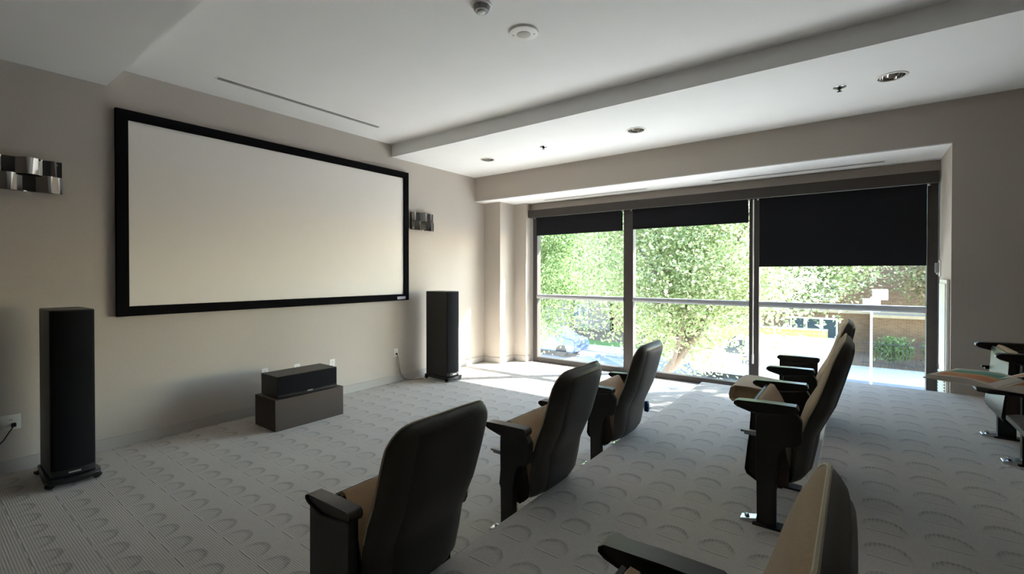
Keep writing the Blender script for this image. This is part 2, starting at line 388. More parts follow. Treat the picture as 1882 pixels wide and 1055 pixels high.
# shades
fas = thing('shade_valance', 'long dark bronze valance box across the top of all windows', 'valance', (-2.03, 6.97, 2.68))
MB().box(-2.755, 2.76, -.055, .035, -.065, .066).build('fascia', M['bronze'], fas, bevel=.004)
for x in (-2.755, 2.75): MB().box(x, x+.006, -.058, .036, -.064, .067).build('end_cap', M['bronze'], fas)
SH = [(-4.655, -2.995, 2.295, 'short black roller shade on the narrow window beside the stepped column'),
      (-2.835, -1.178, 2.305, 'black roller shade pulled slightly down on the middle window'),
      (-1.056, .640, 1.70, 'black roller shade pulled furthest down on the widest window')]
for x0, x1, zb, lab in SH:
    cx = (x0+x1)/2; hw = (x1-x0)/2 - .004
    r = thing('roller_shade', lab, 'shade', (cx, 6.985, 2.613), 'roller shades on the window wall')
    MB().box(-hw, hw, -.002, .002, zb-2.615, .0).build('fabric', M['shade'], r)
    MB().box(-hw, hw, -.006, .006, zb-2.615-.006, zb-2.615+.022).build('hem_bar', M['shade'], r, bevel=.003)
    for sx in (-1, 1):
        MB().lathe([(.016, 0), (.016, .02), (.008, .022), (.008, .03)], 12, (sx*(hw+.01), -.03, -.03)).build('bracket', M['chrome_worn'], r, smooth=True)
w = thing('shade_wand', 'thin white pull wand hanging in front of the window mullion', 'wand', (-1.118, 6.955, 2.60))
MB().tube([(0,0,0),(0,0,-2.1)], .007).build('rod', M['white_plastic'], w, smooth=True)
MB().lathe([(.010,-2.22),(.011,-2.2),(.011,-2.1),(.008,-2.09)], 10).build('grip', M['white_plastic'], w, smooth=True)

# slot diffusers
def diffuser(name, label, loc, along, L, wid=.075):
    t = thing(name, label, 'vent', loc, 'slot air diffusers')
    def bx(a0, a1, b0, b1, z0, z1):
        return MB().box(a0, a1, b0, b1, z0, z1) if along == 'x' else MB().box(b0, b1, a0, a1, z0, z1)
    h = L/2; q = wid/2
    bx(-h+.012, h-.012, -q+.012, q-.012, -.004, -.001).build('backing', M['vent_back'], t)
    for a0, a1, b0, b1 in ((-h,h,-q,-q+.009),(-h,h,q-.009,q),(-h,-h+.009,-q+.009,q-.009),(h-.009,h,-q+.009,q-.009)):
        bx(a0, a1, b0, b1, -.006, -.0005).build('frame_bar', M['ceiling'], t)
    for b in (-.011, .011): bx(-h+.014, h-.014, b-.003, b+.003, -.007, -.004).build('slat', M['vent_grey'], t)
diffuser('slot_diffuser', 'long slot air vent in the ceiling above the projection screen', (-4.92, 2.81, ZC), 'y', 1.88, .085)
diffuser('slot_diffuser', 'slot air vent in the bay soffit above the narrow window', (-3.42, 6.74, ZR-.012), 'x', 1.82)
diffuser('slot_diffuser', 'slot air vent in the bay soffit above the widest window', (-.67, 6.72, ZR-.012), 'x', 1.86)

# downlights
for x, y, lab in ((.235, 5.16, 'recessed chrome downlight beside the larger sprinkler, closest to the camera'), (-2.10, 5.27, 'recessed chrome downlight in the middle of the lowered ceiling band'), (-4.41, 5.31, 'recessed chrome downlight closest to the screen wall')):
    t = thing('downlight', lab, 'downlight', (x, y, ZL), 'recessed downlights')
    MB().ring([(.094,-.0005),(.114,-.0005),(.112,-.006),(.098,-.009),(.094,-.006)], 36).build('trim_ring', M['white_plastic'], t, smooth=True)
    rf = MB().lathe([(.0945,-.004),(.093,.03),(.082,.08),(.06,.115),(.035,.124)], 36); rf.f = rf.f[:-2]
    rf.build('reflector', M['chrome'], t, smooth=True)
    MB().lathe([(.034,.124),(.034,.10),(.028,.085),(.012,.078),(.001,.077)], 20).build('lamp_lens', M['grey_plastic'], t, smooth=True)
for x, y, lab in ((-.132, 5.17, 'small chrome sprinkler head between two downlights, closer to the camera'), (-3.366, 5.22, 'small chrome sprinkler head closer to the screen wall')):
    t = thing('sprinkler', lab, 'sprinkler', (x, y, ZL), 'ceiling sprinklers')
    MB().ring([(.048,-.0005),(.050,-.004),(.030,-.010),(.022,-.008),(.020,-.0005)], 24).build('escutcheon', M['chrome_worn'], t, smooth=True)
    MB().lathe([(.018,-.001),(.016,-.02),(.008,-.024),(.007,-.036)], 14).build('head_body', M['slot'], t, smooth=True)
    MB().lathe([(.004,-.036),(.020,-.038),(.021,-.041),(.004,-.043)], 16).build('deflector', M['chrome_worn'], t, smooth=True)
t = thing('ceiling_speaker', 'round off-white ceiling disc with two screws on the main ceiling', 'ceiling speaker', (-2.085, 2.95, ZC))
MB().lathe([(.001,-.018),(.085,-.020),(.112,-.014),(.116,-.0005)], 40).build('cover', M['white_plastic'], t, smooth=True)
MB().lathe([(.001,-.0225),(.050,-.0225),(.055,-.0195)], 30).build('grille_disc', mat('speaker_mesh', srgb(190,186,180), .6, noise=.05, nscale=200), t, smooth=True)
for a in (.5, .5+pi): MB().lathe([(.001,-.023),(.005,-.022),(.005,-.016)], 8, (.082*cos(a), .082*sin(a), 0)).build('screw', M['slot'], t)
t = thing('smoke_detector', 'white domed smoke detector at the top edge of the ceiling view', 'smoke detector', (-2.11, 2.475, ZC))
MB().ring([(.072,-.0005),(.072,-.012),(.062,-.016),(.058,-.0005)], 30).build('base_ring', M['white_plastic'], t, smooth=True)
MB().lathe([(.055,-.001),(.055,-.035),(.048,-.046),(.028,-.048)], 30).build('sensor_body', M['grey_plastic'], t, smooth=True)
MB().lathe([(.030,-.046),(.026,-.056),(.012,-.062),(.001,-.063)], 24).build('dome', M['white_plastic'], t, smooth=True)

# ------------------------------------------------------------------ projection screen
Y0, Y1, Z0, Z1, FB = 1.22, 4.645, 1.205, 3.112, .092
t = thing('projection_screen', 'large fixed white projection screen with wide black velvet frame', 'projection screen', (XW, (Y0+Y1)/2, Z0))
oy = (Y0+Y1)/2; a, b, h = Y0-oy, Y1-oy, Z1-Z0
MB().box(.004, .03, a+.05, b-.05, .05, h-.05).build('screen_fabric', M['screen'], t)
def rail(p):   # bevelled rail, polygon in y,z
    return MB().loft([[(.004, y, z) for y, z in p], [(.05, y, z) for y, z in p]])
for p in ([(a,h),(b,h),(b-FB,h-FB),(a+FB,h-FB)], [(a,0),(b,0),(b-FB,FB),(a+FB,FB)], [(a,0),(a,h),(a+FB,h-FB),(a+FB,FB)], [(b,0),(b,h),(b-FB,h-FB),(b-FB,FB)]):
    rail(p).build('frame_rail', M['velvet'], t, bevel=.004)
MB().box(.05, .053, b-.22, b-.07, .018, .058).build('badge', M['badge'], t)['label'] = 'small silver maker badge'

# ------------------------------------------------------------------ wall sconces
def sconce(label, yc, L=.46):
    t = thing('wall_sconce', label, 'sconce', (XW, yc, 2.268), 'chrome wall sconces')
    h = L/2
    MB().box(0, .045, -h+.03, h+.0, .005, .27).build('backplate', M['gloss_black'], t)
    for z0, z1, ph, sl in ((.140, .272, 0, -.035), (.0, .137, pi, .0)):
        o, i = [], []
        for k in range(49):
            u = k/48; y = -h + (L+sl)*u
            env = min(1, u*7, (1-u)*7)
            x = .062 + .034*sin(2*pi*(y)/.232 + ph + .6)*env
            o.append((x, y))
        for k, (x, y) in enumerate(o): i.append((x-.003, y))
        ring = o + i[::-1]
        MB().loft([[(x, y, z0) for x, y in ring], [(x, y, z1) for x, y in ring]]).build('chrome_band', M['chrome'], t, smooth=True)
    for y in (-h+.05, h-.03):
        for z in (.03, .24): MB().lathe([(.006,.045),(.006,.05),(.001,.051)], 8, (0, y, z), 'x').build('screw', M['chrome_worn'], t)
sconce('chrome woven-band wall sconce beside the tall speaker, cut by the picture edge', .635)
sconce('chrome woven-band wall sconce between the screen and the window bay', 4.915)

# ------------------------------------------------------------------ outlets and cords
def plate(name, label, y, z, w=.075, hh=.118, sockets=2, group='wall plates'):
    t = thing(name, label, 'outlet', (XW, y, z), group)
    MB().box(0, .006, -w/2, w/2, -hh/2, hh/2).build('cover_plate', M['white_plastic'], t, bevel=.002)
    for k in range(sockets):
        zz = (k - (sockets-1)/2) * .042
        s = MB().box(.006, .008, -.017, .017, zz-.015, zz+.015).build('socket', M['white_plastic'], t, bevel=.001)
        for dy in (-.006, .006): MB().box(.008, .0085, dy-.0015, dy+.0015, zz-.006, zz+.006).build('slot', M['slot'], s)
    return t
plate('wall_outlet', 'wide white wall plate beside the tall speaker near the picture edge', .56, .405, .115, .12)
plate('wall_outlet', 'white outlet with grey cord plugged in, below the screen corner', 4.435, .437)
plate('wall_outlet', 'white wall plate peeking above the near end of the centre speaker', 2.55, .455)
plate('wall_outlet', 'white wall plate peeking above the middle of the centre speaker', 2.93, .445)
plate('wall_outlet', 'white outlet showing past the far end of the centre speaker', 3.40, .435)
t = thing('power_cord', 'thin grey cord hanging from the outlet under the screen corner', 'cord', (XW, 4.435, .44))
MB().box(.0085, .03, -.012, .012, -.035, -.008).build('plug', M['dark_cord'], t, bevel=.003)
MB().tube([(.03,0,-.02),(.04,.005,-.06),(.035,.03,-.18),(.03,.06,-.30),(.04,.12,-.40),(.07,.20,-.434),(.12,.30,-.434),(.17,.38,-.434)], .0045).build('cable', M['cord'], t, smooth=True)
MB().tube([(.03,.0,-.03),(.03,-.005,-.1),(.028,.02,-.22),(.03,.07,-.36),(.05,.14,-.425),(.09,.24,-.434),(.16,.40,-.434)], .004).build('cable', M['cord'], t, smooth=True)
t = thing('power_cord', 'black cord looping from the plate beside the tall speaker', 'cord', (XW, .575, .40))
MB().box(.0085, .035, -.014, .014, -.03, .0).build('plug', M['dark_cord'], t, bevel=.004)
MB().tube([(.03,0,-.02),(.045,-.02,-.05),(.05,-.06,-.12),(.045,-.13,-.2),(.05,-.22,-.33),(.09,-.3,-.394),(.16,-.3,-.394)], .0045).build('cable', M['dark_cord'], t, smooth=True)

# ------------------------------------------------------------------ speakers
def tower(label, xf, y0, y1, zt=1.335, depth=.47):
    yc = (y0+y1)/2; hw = (y1-y0)/2
    t = thing('floor_speaker', label, 'speaker', (xf-depth/2, yc, 0), 'tower speakers beside the screen')
    d = depth/2
    prof = [(-d, -hw*.95), (-d*.4, -hw*.99), (d*.3, -hw), (d-.03, -hw), (d-.03, hw), (d*.3, hw), (-d*.4, hw*.99), (-d, hw*.95)]
    MB().prism_z(prof, .075, zt).build('cabinet', M['spk_wood'], t, bevel=.008)
    arc = [(d-.03, -hw+.004)] + [(d-.03+.030*(1-(u/8)**2)*1.0+.004, u/8*(hw-.006)) for u in range(-8, 9)] + [(d-.03, hw-.004)]
    MB().prism_z(arc, .13, zt-.008).build('grille', M['grille'], t, smooth=True)
    arc2 = [(d-.03, -hw+.002)] + [(d-.03+.030*(1-(u/8)**2)+.006, u/8*(hw-.004)) for u in range(-8, 9)] + [(d-.03, hw-.002)]
    tr = MB().prism_z(arc2, .08, .128).build('lower_trim', M['gloss_black'], t, smooth=True)
    MB().box(d+.0065, d+.009, -.035, .035, .098, .110).build('badge', M['chrome_worn'], tr)
    base = [(-d-.02, -hw-.01), (d-.06, -hw-.035), (d+.02, -hw-.02), (d+.055, 0), (d+.02, hw+.02), (d-.06, hw+.035), (-d-.02, hw+.01)]
    MB().prism_z(base, .032, .075).build('plinth', M['gloss_black'], t, bevel=.012)
    for sx, sy in ((-1,-1),(-1,1),(1,-1),(1,1)):
        MB().lathe([(.001,0),(.014,.004),(.03,.02),(.03,.034)], 14, (sx*(d-.02), sy*(hw+.005), 0)).build('foot', M['gloss_black'], t, smooth=True)
    return t
tower('tall black tower speaker standing between the screen and the picture edge', -4.75, .690, .945, 1.325)
tower('tall black tower speaker standing in front of the sunlit wall by the window bay', -4.80, 4.865, 5.130, 1.335)
t = thing('speaker_plinth', 'dark brown box on the carpet under the centre speaker', 'plinth', (-4.90, 2.68, 0))
MB().box(-.215, .215, -.385, .385, 0, .318).build('box_body', M['plinth'], t, bevel=.003)
MB().box(-.2155, .2155, -.3855, .3855, .312, .3185).build('top_panel', M['plinth'], t, bevel=.001)
t = thing('centre_speaker', 'long low black centre speaker on the brown box', 'speaker', (-4.905, 2.682, .3185))
MB().prism([(-.18,0),(.165,0),(.165,.222),(-.18,.222)], -.338, .338).build('cabinet', M['spk_wood'], t, bevel=.006)
gc = [(.165, -.333)] + [(.165+.022*(1-(u/8)**2)+.004, u/8*.331) for u in range(-8, 9)] + [(.165, .333)]
MB().prism_z(gc, .035, .219).build('grille', M['grille'], t, smooth=True)
lt = MB().prism_z([(x+.001 if x > .165 else x, y) for x, y in gc], .004, .033).build('lower_trim', M['gloss_black'], t, smooth=True)
MB().box(.191, .195, -.03, .03, .024, .036).build('badge', M['chrome_worn'], t)

# ------------------------------------------------------------------ bay reveal: thermostat and heater panel
t = thing('shade_switch', 'white switch bracket on the bay reveal above the heater panel', 'switch', (XJ, 6.93, 1.66))
MB().box(-.012, 0, -.06, .06, -.09, .09).build('plate', M['white_plastic'], t, bevel=.003)
MB().box(-.045, -.012, -.02, .02, -.05, .06).build('rocker', M['grey_plastic'], t, bevel=.004)
MB().box(-.03, -.012, .03, .055, -.07, .05).build('clip', M['white_plastic'], t, bevel=.003)
t = thing('heater_panel', 'tall white heater panel with louvres at the bottom on the bay reveal', 'heater', (XJ-.004, 6.50, .01))
MB().box(-.022, 0, -.24, .24, 0, 1.53).build('casing', M['white_plastic'], t, bevel=.004)
MB().box(-.030, -.022, -.20, .20, .62, 1.49).build('front_panel', M['white_plastic'], t, bevel=.003)
MB().box(-.0225, -.022, -.20, .20, .04, .58).build('louvre_backing', M['slot'], t)
for k in range(18):
    z = .05 + k*.03
    MB().prism([(-.0225, z+.018), (-.040, z), (-.036, z-.002), (-.0225, z+.012)], -.20, .20).build('slat', M['white_plastic'], t)

# ------------------------------------------------------------------ theatre chairs
REAR = [(.205,.085),(.225,.125),(.25,.160),(.30,.192),(.40,.212),(.50,.226),(.57,.258),(.666,.302),(.81,.343),(.912,.370),(.963,.380),(1.0,.377),(1.018,.366),(1.03,.345)]
FRONT = [(.205,.080),(.25,.095),(.40,.105),(.50,.118),(.619,.154),(.717,.199),(.846,.242),(.90,.258),(.953,.279),(1.0,.306),(1.02,.325),(1.03,.345)]
def hwid(z):
    w = lerp_tab([(.205,.19),(.225,.215),(.25,.235),(.30,.254),(.40,.268),(.60,.280),(.80,.284),(1.03,.282)], z)
    d = 1.0305 - z; r = .105
    if d < r: w = w - r + sqrt(max(0, r*r - (r-d)**2))
    return w
ZS = [.205,.215,.225,.237,.25,.27,.30,.35,.40,.45,.50,.54,.57,.62,.666,.71,.76,.81,.85,.89,.912,.935,.953,.97,.985,1.0,1.01,1.018,1.025,1.03]
def edge_x(z): return FRONT_X(z)*.72 + lerp_tab(REAR, z)*.28
def FRONT_X(z): return lerp_tab(FRONT, z)
def back_surface(kind, inset=0., off=0., zmin=0, zmax=9):
    rings = []; n = 16
    for z in ZS:
        if z < zmin or z > zmax: continue
        w = max(.02, hwid(z) - inset); ex = edge_x(z); xr = lerp_tab(REAR, z); xf = FRONT_X(z)
        ring = []
        for i in range(n+1):
            u = sin(-pi/2 + pi*i/n)
            if kind == 'rear':
                x = ex + (xr-ex) * max(0, 1-abs(u)**5)**.5 + off*(1-abs(u)**8)
            else:
                x = ex + (xf-ex) * max(0, 1-abs(u)**3)**.6 + .014*(1-u*u) * min(1, max(0, (z-.62)*6)) * (1 if z < 1.0 else .3)
            ring.append((x, w*u, z))
        if kind == 'rear': ring += [(ex-.0005, w*.6, z), (ex-.0005, -w*.6, z)]
        else: ring += [(ex+.0005, w*.6, z), (ex+.0005, -w*.6, z)]
        rings.append(ring)
    return MB().loft(rings)
def piping_path(zmin=.53):
    pts = []
    zs = [z for z in ZS if z >= zmin]
    for z in zs: pts.append((edge_x(z), -hwid(z)-.001, z))
    top = zs[-1]; w = hwid(top)
    for k in range(1, 6): pts.append((edge_x(top), -w + 2*w*k/6, top+.001))
    for z in reversed(zs): pts.append((edge_x(z), hwid(z)+.001, z))
    return pts

SEAT_SHELL_UP = [(.041,.178),(-.052,.199),(-.112,.236),(-.122,.262),(-.112,.36),(-.098,.48),(-.092,.58),(-.090,.645),(-.082,.660),(-.070,.656),(-.060,.58),(-.04,.45),(.0,.28)]
SEAT_CUSH_UP = [(.002,.28),(-.038,.45),(-.058,.58),(-.068,.655),(-.055,.672),(-.032,.668),(.010,.60),(.045,.52),(.072,.42),(.090,.30),(.088,.235),(.070,.205),(.045,.20)]
SEAT_CUSH_DN = [(-.445,.40),(-.44,.365),(-.42,.345),(.05,.325),(.08,.34),(.085,.41),(.06,.45),(-.10,.462),(-.30,.478),(-.40,.476),(-.432,.455)]
SEAT_SHELL_DN = [(-.40,.344),(-.36,.318),(-.15,.295),(.05,.285),(.085,.30),(.08,.339),(.05,.324)]
SIDE_UP = [(-.10,.25),(-.085,.60),(-.075,.645),(-.04,.655),(.0,.60),(.05,.53),(.080,.42),(.099,.30),(.096,.225),(.06,.19),(-.04,.205)]
ARM = [(-.162,.664),(-.163,.650),(-.145,.637),(-.05,.610),(.05,.622),(.142,.638),(.150,.655),(.147,.672),(.135,.681),(0,.680),(-.145,.674)]
POST = [(-.046,.010),(.047,.010),(.047,.30),(.060,.40),(.085,.45),(.150,.47),(.165,.50),(.165,.60),(.142,.6375),(.05,.6215),(-.05,.6095),(-.052,.56)]
ENDP = [(-.150,.0),(.125,.0),(.135,.6365),(.05,.6215),(-.05,.6095),(-.145,.6365)]
_cache = {}
def part(key, name, parent, builder, m, smooth=True, bevel=0, loc=None, angle=40):
    if key not in _cache: _cache[key] = builder().mesh(name, m, smooth, angle)
    o = link(name, _cache[key], parent, bevel, 2, loc)
    return o
def sides(key, y): return f'{key}{y}'
def chair(loc, label, seat='up', end=None, tablet=False, group='theatre seats'):
    t = thing('theatre_chair', label, 'chair', loc, group)
    part('shell', 'back_shell', t, lambda: back_surface('rear'), M['vinyl'])
    part('panel', 'back_panel', t, lambda: back_surface('rear', .038, .007, .25, .99), M['vinyl_panel'])
    part('cush', 'back_cushion', t, lambda: back_surface('front', .002, zmin=.53), M['fabric'])
    part('lowf', 'lower_shell', t, lambda: back_surface('front', .004, zmax=.545), M['vinyl'])
    part('pipe', 'piping', t, lambda: MB().tube(piping_path(), .0045, 6), M['piping'])
    if seat == 'up':
        s = part('s_up', 'seat', t, lambda: MB().puff(SEAT_CUSH_UP, .230, .03), M['fabric'], angle=50)
        for sy in (-1, 1): part('sside%d' % sy, 'seat_side', t, lambda: MB().prism(SIDE_UP, sy*.231 - .003, sy*.231 + .003), M['shaded_side'], smooth=False)  # added dark plates cover the tan cushion sides to imitate shade
        part('ss_up', 'seat_shell', t, lambda: MB().puff(SEAT_SHELL_UP, .242, .02), M['black_metal'], angle=50)
    else:
        s = part('s_dn', 'seat', t, lambda: MB().puff(SEAT_CUSH_DN, .248, .035), M['fabric'], angle=60)
        part('ss_dn', 'seat_shell', t, lambda: MB().puff(SEAT_SHELL_DN, .235, .02), M['black_metal'], angle=50)
    for sy in (-1, 1):
        y = sy*.302
        part('arm', 'armrest', t, lambda: MB().puff(ARM, .032, .010), M['arm'], loc=(0, y, 0), angle=45)
        if end == sy:
            part('endp', 'end_panel', t, lambda: MB().prism(ENDP, -.0225, .0225), M['black_metal'], smooth=False, bevel=.004, loc=(0, y, 0))
        else:
            part('post', 'leg', t, lambda: MB().prism(POST, -.0225, .0225), M['black_metal'], smooth=False, bevel=.004, loc=(0, y, 0))
            f = part('fplate', 'foot_plate', t, lambda: MB().box(-.065, .115, -.045, .045, 0, .011), M['black_metal'], smooth=False, bevel=.003, loc=(0, y, 0))
            part('brk', 'foot_bracket', f, lambda: MB().prism([(-.130,.0),(-.046,.0),(-.046,.034),(-.060,.030),(-.130,.014)], -.032, .032), M['chrome_worn'], smooth=False, bevel=.003)
            part('bolt', 'bolt', f, lambda: MB().lathe([(.012,.018),(.012,.032),(.006,.036),(.001,.036)], 6, (-.098, 0, 0)), M['chrome_worn'], smooth=False)
        part('tab%d' % sy, 'arm_hinge', t, lambda: MB().box(-.130, -.046, -.018, .012, .496, .508).box(-.112, -.05, -.016, .010, .484, .496), M['alum'] if sy < 0 else M['black_metal'], smooth=False, bevel=.002, loc=(0, y, 0)) if end != sy else None
    if tablet:
        tb = part('tabl', 'writing_tablet', t, lambda: MB().prism_z([(-.46,-.06),(-.43,-.03),(-.20,-.02),(-.10,.02),(-.06,.02),(-.05,-.06),(-.10,-.12),(-.14,-.30),(-.18,-.34),(-.43,-.34),(-.46,-.31)], .684, .702), M['tablet'], smooth=False, bevel=.005, loc=(0, .302, 0))
        part('tabarm', 'tablet_arm', t, lambda: MB().box(-.12, -.06, -.02, .015, .676, .686), M['black_metal'], smooth=False, loc=(0, .302, 0))
    return t
X1, X2, X3 = -1.70, -.39, .86
chair((X1, 1.37, 0), 'dark theatre seat with closed end panel in the front row, largest from behind', 'up', end=-1, group='front row seats')
chair((X1, 2.55, 0), 'middle seat of the front row, seen from behind at an angle', 'up', group='front row seats')
chair((X1, 3.745, 0), 'front row seat closest to the windows', 'up', group='front row seats')
chair((X2+.008, .84, ST), 'tan seat backrest in the foreground, cut by the bottom of the picture', 'up', group='second row seats')
chair((X2, 3.175, ST), 'second row seat with its cushion folded up, seen in profile', 'up', group='second row seats')
chair((X2, 4.345, ST), 'second row seat with its tan cushion folded down by the window', 'down', end=1, group='second row seats')
chair((X3, 4.42, 2*ST), 'back row seat with folded cushion against the grey wall', 'up', group='back row seats')
chair((X3, 2.68, 2*ST), 'back row seat whose writing tablet carries the open book', 'up', tablet=True, group='back row seats')
chair((X3, 1.965, 2*ST), 'back row seat whose writing tablet carries a sheet of paper', 'up', tablet=True, group='back row seats')

# open book on the tablet
TZ = 2*ST + .702
def page_material():
    m = mat('printed_pages', srgb(220, 212, 200), rough=.6); nt = m.node_tree; p = nt.nodes['Principled BSDF']
    tc = nt.nodes.new('ShaderNodeTexCoord'); sp = nt.nodes.new('ShaderNodeSeparateXYZ'); nt.links.new(tc.outputs['Object'], sp.inputs[0])
    nz = nt.nodes.new('ShaderNodeTexNoise'); nz.inputs['Scale'].default_value = 9; nz.inputs['Detail'].default_value = 4
    nt.links.new(tc.outputs['Object'], nz.inputs['Vector'])
    v = nmath(nt, 'ADD', nmath(nt, 'MULTIPLY', nmath(nt, 'ADD', sp.outputs[1], .15), 2.6), nmath(nt, 'MULTIPLY', nz.outputs[0], .32))
    rp = nt.nodes.new('ShaderNodeValToRGB'); rp.color_ramp.interpolation = 'LINEAR'
    els = rp.color_ramp.elements
    els[0].position = .0; els[0].color = srgb(222, 214, 204); els[1].position = 1; els[1].color = srgb(215, 190, 160)
    for pos, c in ((.17, srgb(222,214,204)), (.22, srgb(196,146,100)), (.42, srgb(205,120,80)), (.5, srgb(214,170,110)), (.58, srgb(120,160,120)), (.72, srgb(80,150,140)), (.85, srgb(150,190,170))):
        e = els.new(pos); e.color = c
    nt.links.new(v, rp.inputs[0])
    # white margins
    ed = nmath(nt, 'MULTIPLY', nmath(nt, 'GREATER_THAN', nmath(nt, 'ABSOLUTE', sp.outputs[0]), .03), nmath(nt, 'LESS_THAN', nmath(nt, 'ABSOLUTE', sp.outputs[0]), .205))
    ed = nmath(nt, 'MULTIPLY', ed, nmath(nt, 'LESS_THAN', nmath(nt, 'ABSOLUTE', sp.outputs[1]), .125))
    mx = nt.nodes.new('ShaderNodeMix'); mx.data_type = 'RGBA'; mx.inputs['A'].default_value = srgb(222, 214, 204)
    nt.links.new(ed, mx.inputs['Factor']); nt.links.new(rp.outputs[0], mx.inputs['B']); nt.links.new(mx.outputs['Result'], p.inputs['Base Color'])
    return m
M['pages'] = page_material()
bk_ = thing('open_book', 'open picture book with orange and teal pages lying on a writing tablet', 'book', (.52, 2.79, TZ+.001), rz=radians(-27))
MB().box(-.235, .235, -.152, .152, 0, .004).build('cover', M['paper'], bk_)
for sx in (-1, 1):
    top = []
    for k in range(15):
        u = k/14; x = sx*(.002 + .222*u)
        z = .006 + .034*sin(pi*min(1, u*1.9)*.5)*(1-.55*u) if sx > 0 else .006 + .026*sin(pi*min(1, u*1.9)*.5)*(1-.55*u)
        top.append((x, z))
    ring = top + [(top[-1][0], .0042), (top[0][0], .0042)]
    MB().prism(ring, -.145, .145).build('page_block', M['pages'], bk_, smooth=True)
fl = [(-.0005+.19*u/10, .04+.030*sin(pi*u/10*.8)) for u in range(11)]
MB().prism(fl + [(x, z-.0012) for x, z in reversed(fl)], -.14, .14).build('loose_page', M['pages'], bk_, smooth=True)
t = thing('paper_sheet', 'white paper sheet on the writing tablet at the right edge of the picture', 'paper', (.575, 2.09, TZ+.001), rz=radians(4))
MB().box(-.10, .125, -.14, .10, 0, .002).build('sheet', M['paper'], t)

# small blue pouch clipped to the side of the front row seat by the windows
t = thing('blue_pouch', 'tiny blue pouch with wire ring hanging at the front row seat by the windows', 'pouch', (X1+.20, 3.745+.285, .37))
MB().puff([(-.018,0),(.014,-.005),(.022,.02),(.02,.07),(.008,.09),(-.012,.088),(-.02,.05)], .014, .008).build('pouch_body', M['blue'], t, smooth=True)
MB().tube([(.022+.016*cos(a*pi/6), .0, .045+.018*sin(a*pi/6)) for a in range(13)], .0022, 6).build('ring', M['dark_cord'], t, smooth=True)

# ------------------------------------------------------------------ outside
GZ = -2.6
M['asphalt'] = mat('asphalt', srgb(120, 122, 128), rough=.9, noise=.12, nscale=3)
M['concrete'] = mat('sidewalk_concrete', srgb(196, 192, 186), rough=.9, noise=.08, nscale=2)
M['soil'] = mat('mulch_soil', srgb(120, 98, 80), rough=.95, noise=.3, nscale=6)
M['grass'] = mat('verge_grass', srgb(96, 122, 62), rough=.95, noise=.3, nscale=9)
M['brick_brown'] = brick_material('brown_brick', srgb(128, 104, 82), srgb(110, 86, 68), srgb(140, 126, 110))
M['brick_yellow'] = brick_material('yellow_brick', srgb(198, 168, 104), srgb(186, 150, 88), srgb(205, 190, 150), .42, .17)
M['brick_grey'] = brick_material('grey_brick', srgb(128, 122, 116), srgb(112, 106, 100), srgb(140, 134, 128))
M['stone'] = mat('pale_stone', srgb(176, 164, 144), rough=.9, noise=.1, nscale=4)
M['white_paint'] = mat('white_paint', srgb(226, 228, 228), rough=.4, noise=.03, nscale=4)
M['house_glass'] = mat('house_glass', srgb(70, 84, 92), rough=.1, spec=.8, noise=.15, nscale=1)
M['bark'] = mat('bark', srgb(112, 98, 88), rough=.95, noise=.3, nscale=14, stretch=(4, 4, 1))
M['leaf_a'] = leaf_material('maple_leaves', srgb(118, 138, 86), srgb(158, 170, 120), srgb(200, 200, 164))
M['leaf_b'] = leaf_material('green_leaves', srgb(92, 122, 70), srgb(128, 150, 96), srgb(170, 182, 132))
M['leaf_c'] = leaf_material('bronze_leaves', srgb(128, 124, 84), srgb(164, 142, 112), srgb(140, 158, 106))
M['van_paint'] = mat('white_van_paint', srgb(238, 240, 242), rough=.3, spec=.5, noise=.01, nscale=2)
M['car_paint'] = mat('slate_blue_paint', srgb(74, 88, 110), rough=.3, spec=.6, noise=.02, nscale=2)
M['car_glass'] = mat('car_glass', srgb(48, 60, 62), rough=.08, spec=.8, noise=.05, nscale=2)
M['tyre'] = mat('tyre_rubber', srgb(34, 34, 36), rough=.85, noise=.1, nscale=20)
M['hub'] = mat('wheel_cover', srgb(196, 198, 202), rough=.35, metal=.5, noise=.05, nscale=10)
M['iron'] = mat('black_iron', srgb(44, 44, 46), rough=.6, noise=.1, nscale=20)

struct(MB().box(-60, 60, YG+.2, 15.0, GZ-.2, GZ).build('ground', M['concrete']), 'pale sidewalk in front of the windows')
struct(MB().box(-60, 60, 15.0, 23.0, GZ-.30, GZ-.05).build('road', M['asphalt']), 'grey street with a parked van')
struct(MB().box(-60, 60, 23.0, 26.3, GZ-.2, GZ).build('sidewalk', M['concrete']), 'sunlit sidewalk across the street')
struct(MB().box(-60, 60, 26.3, 60, GZ-.2, GZ+.02).build('land', M['soil']), 'mulched front gardens across the street')
tag(MB().box(-40, -6.6, 24.8, 26.2, GZ, GZ+.05).build('grass', M['grass']), 'grass verge strip across the street', 'grass')['kind'] = 'stuff'

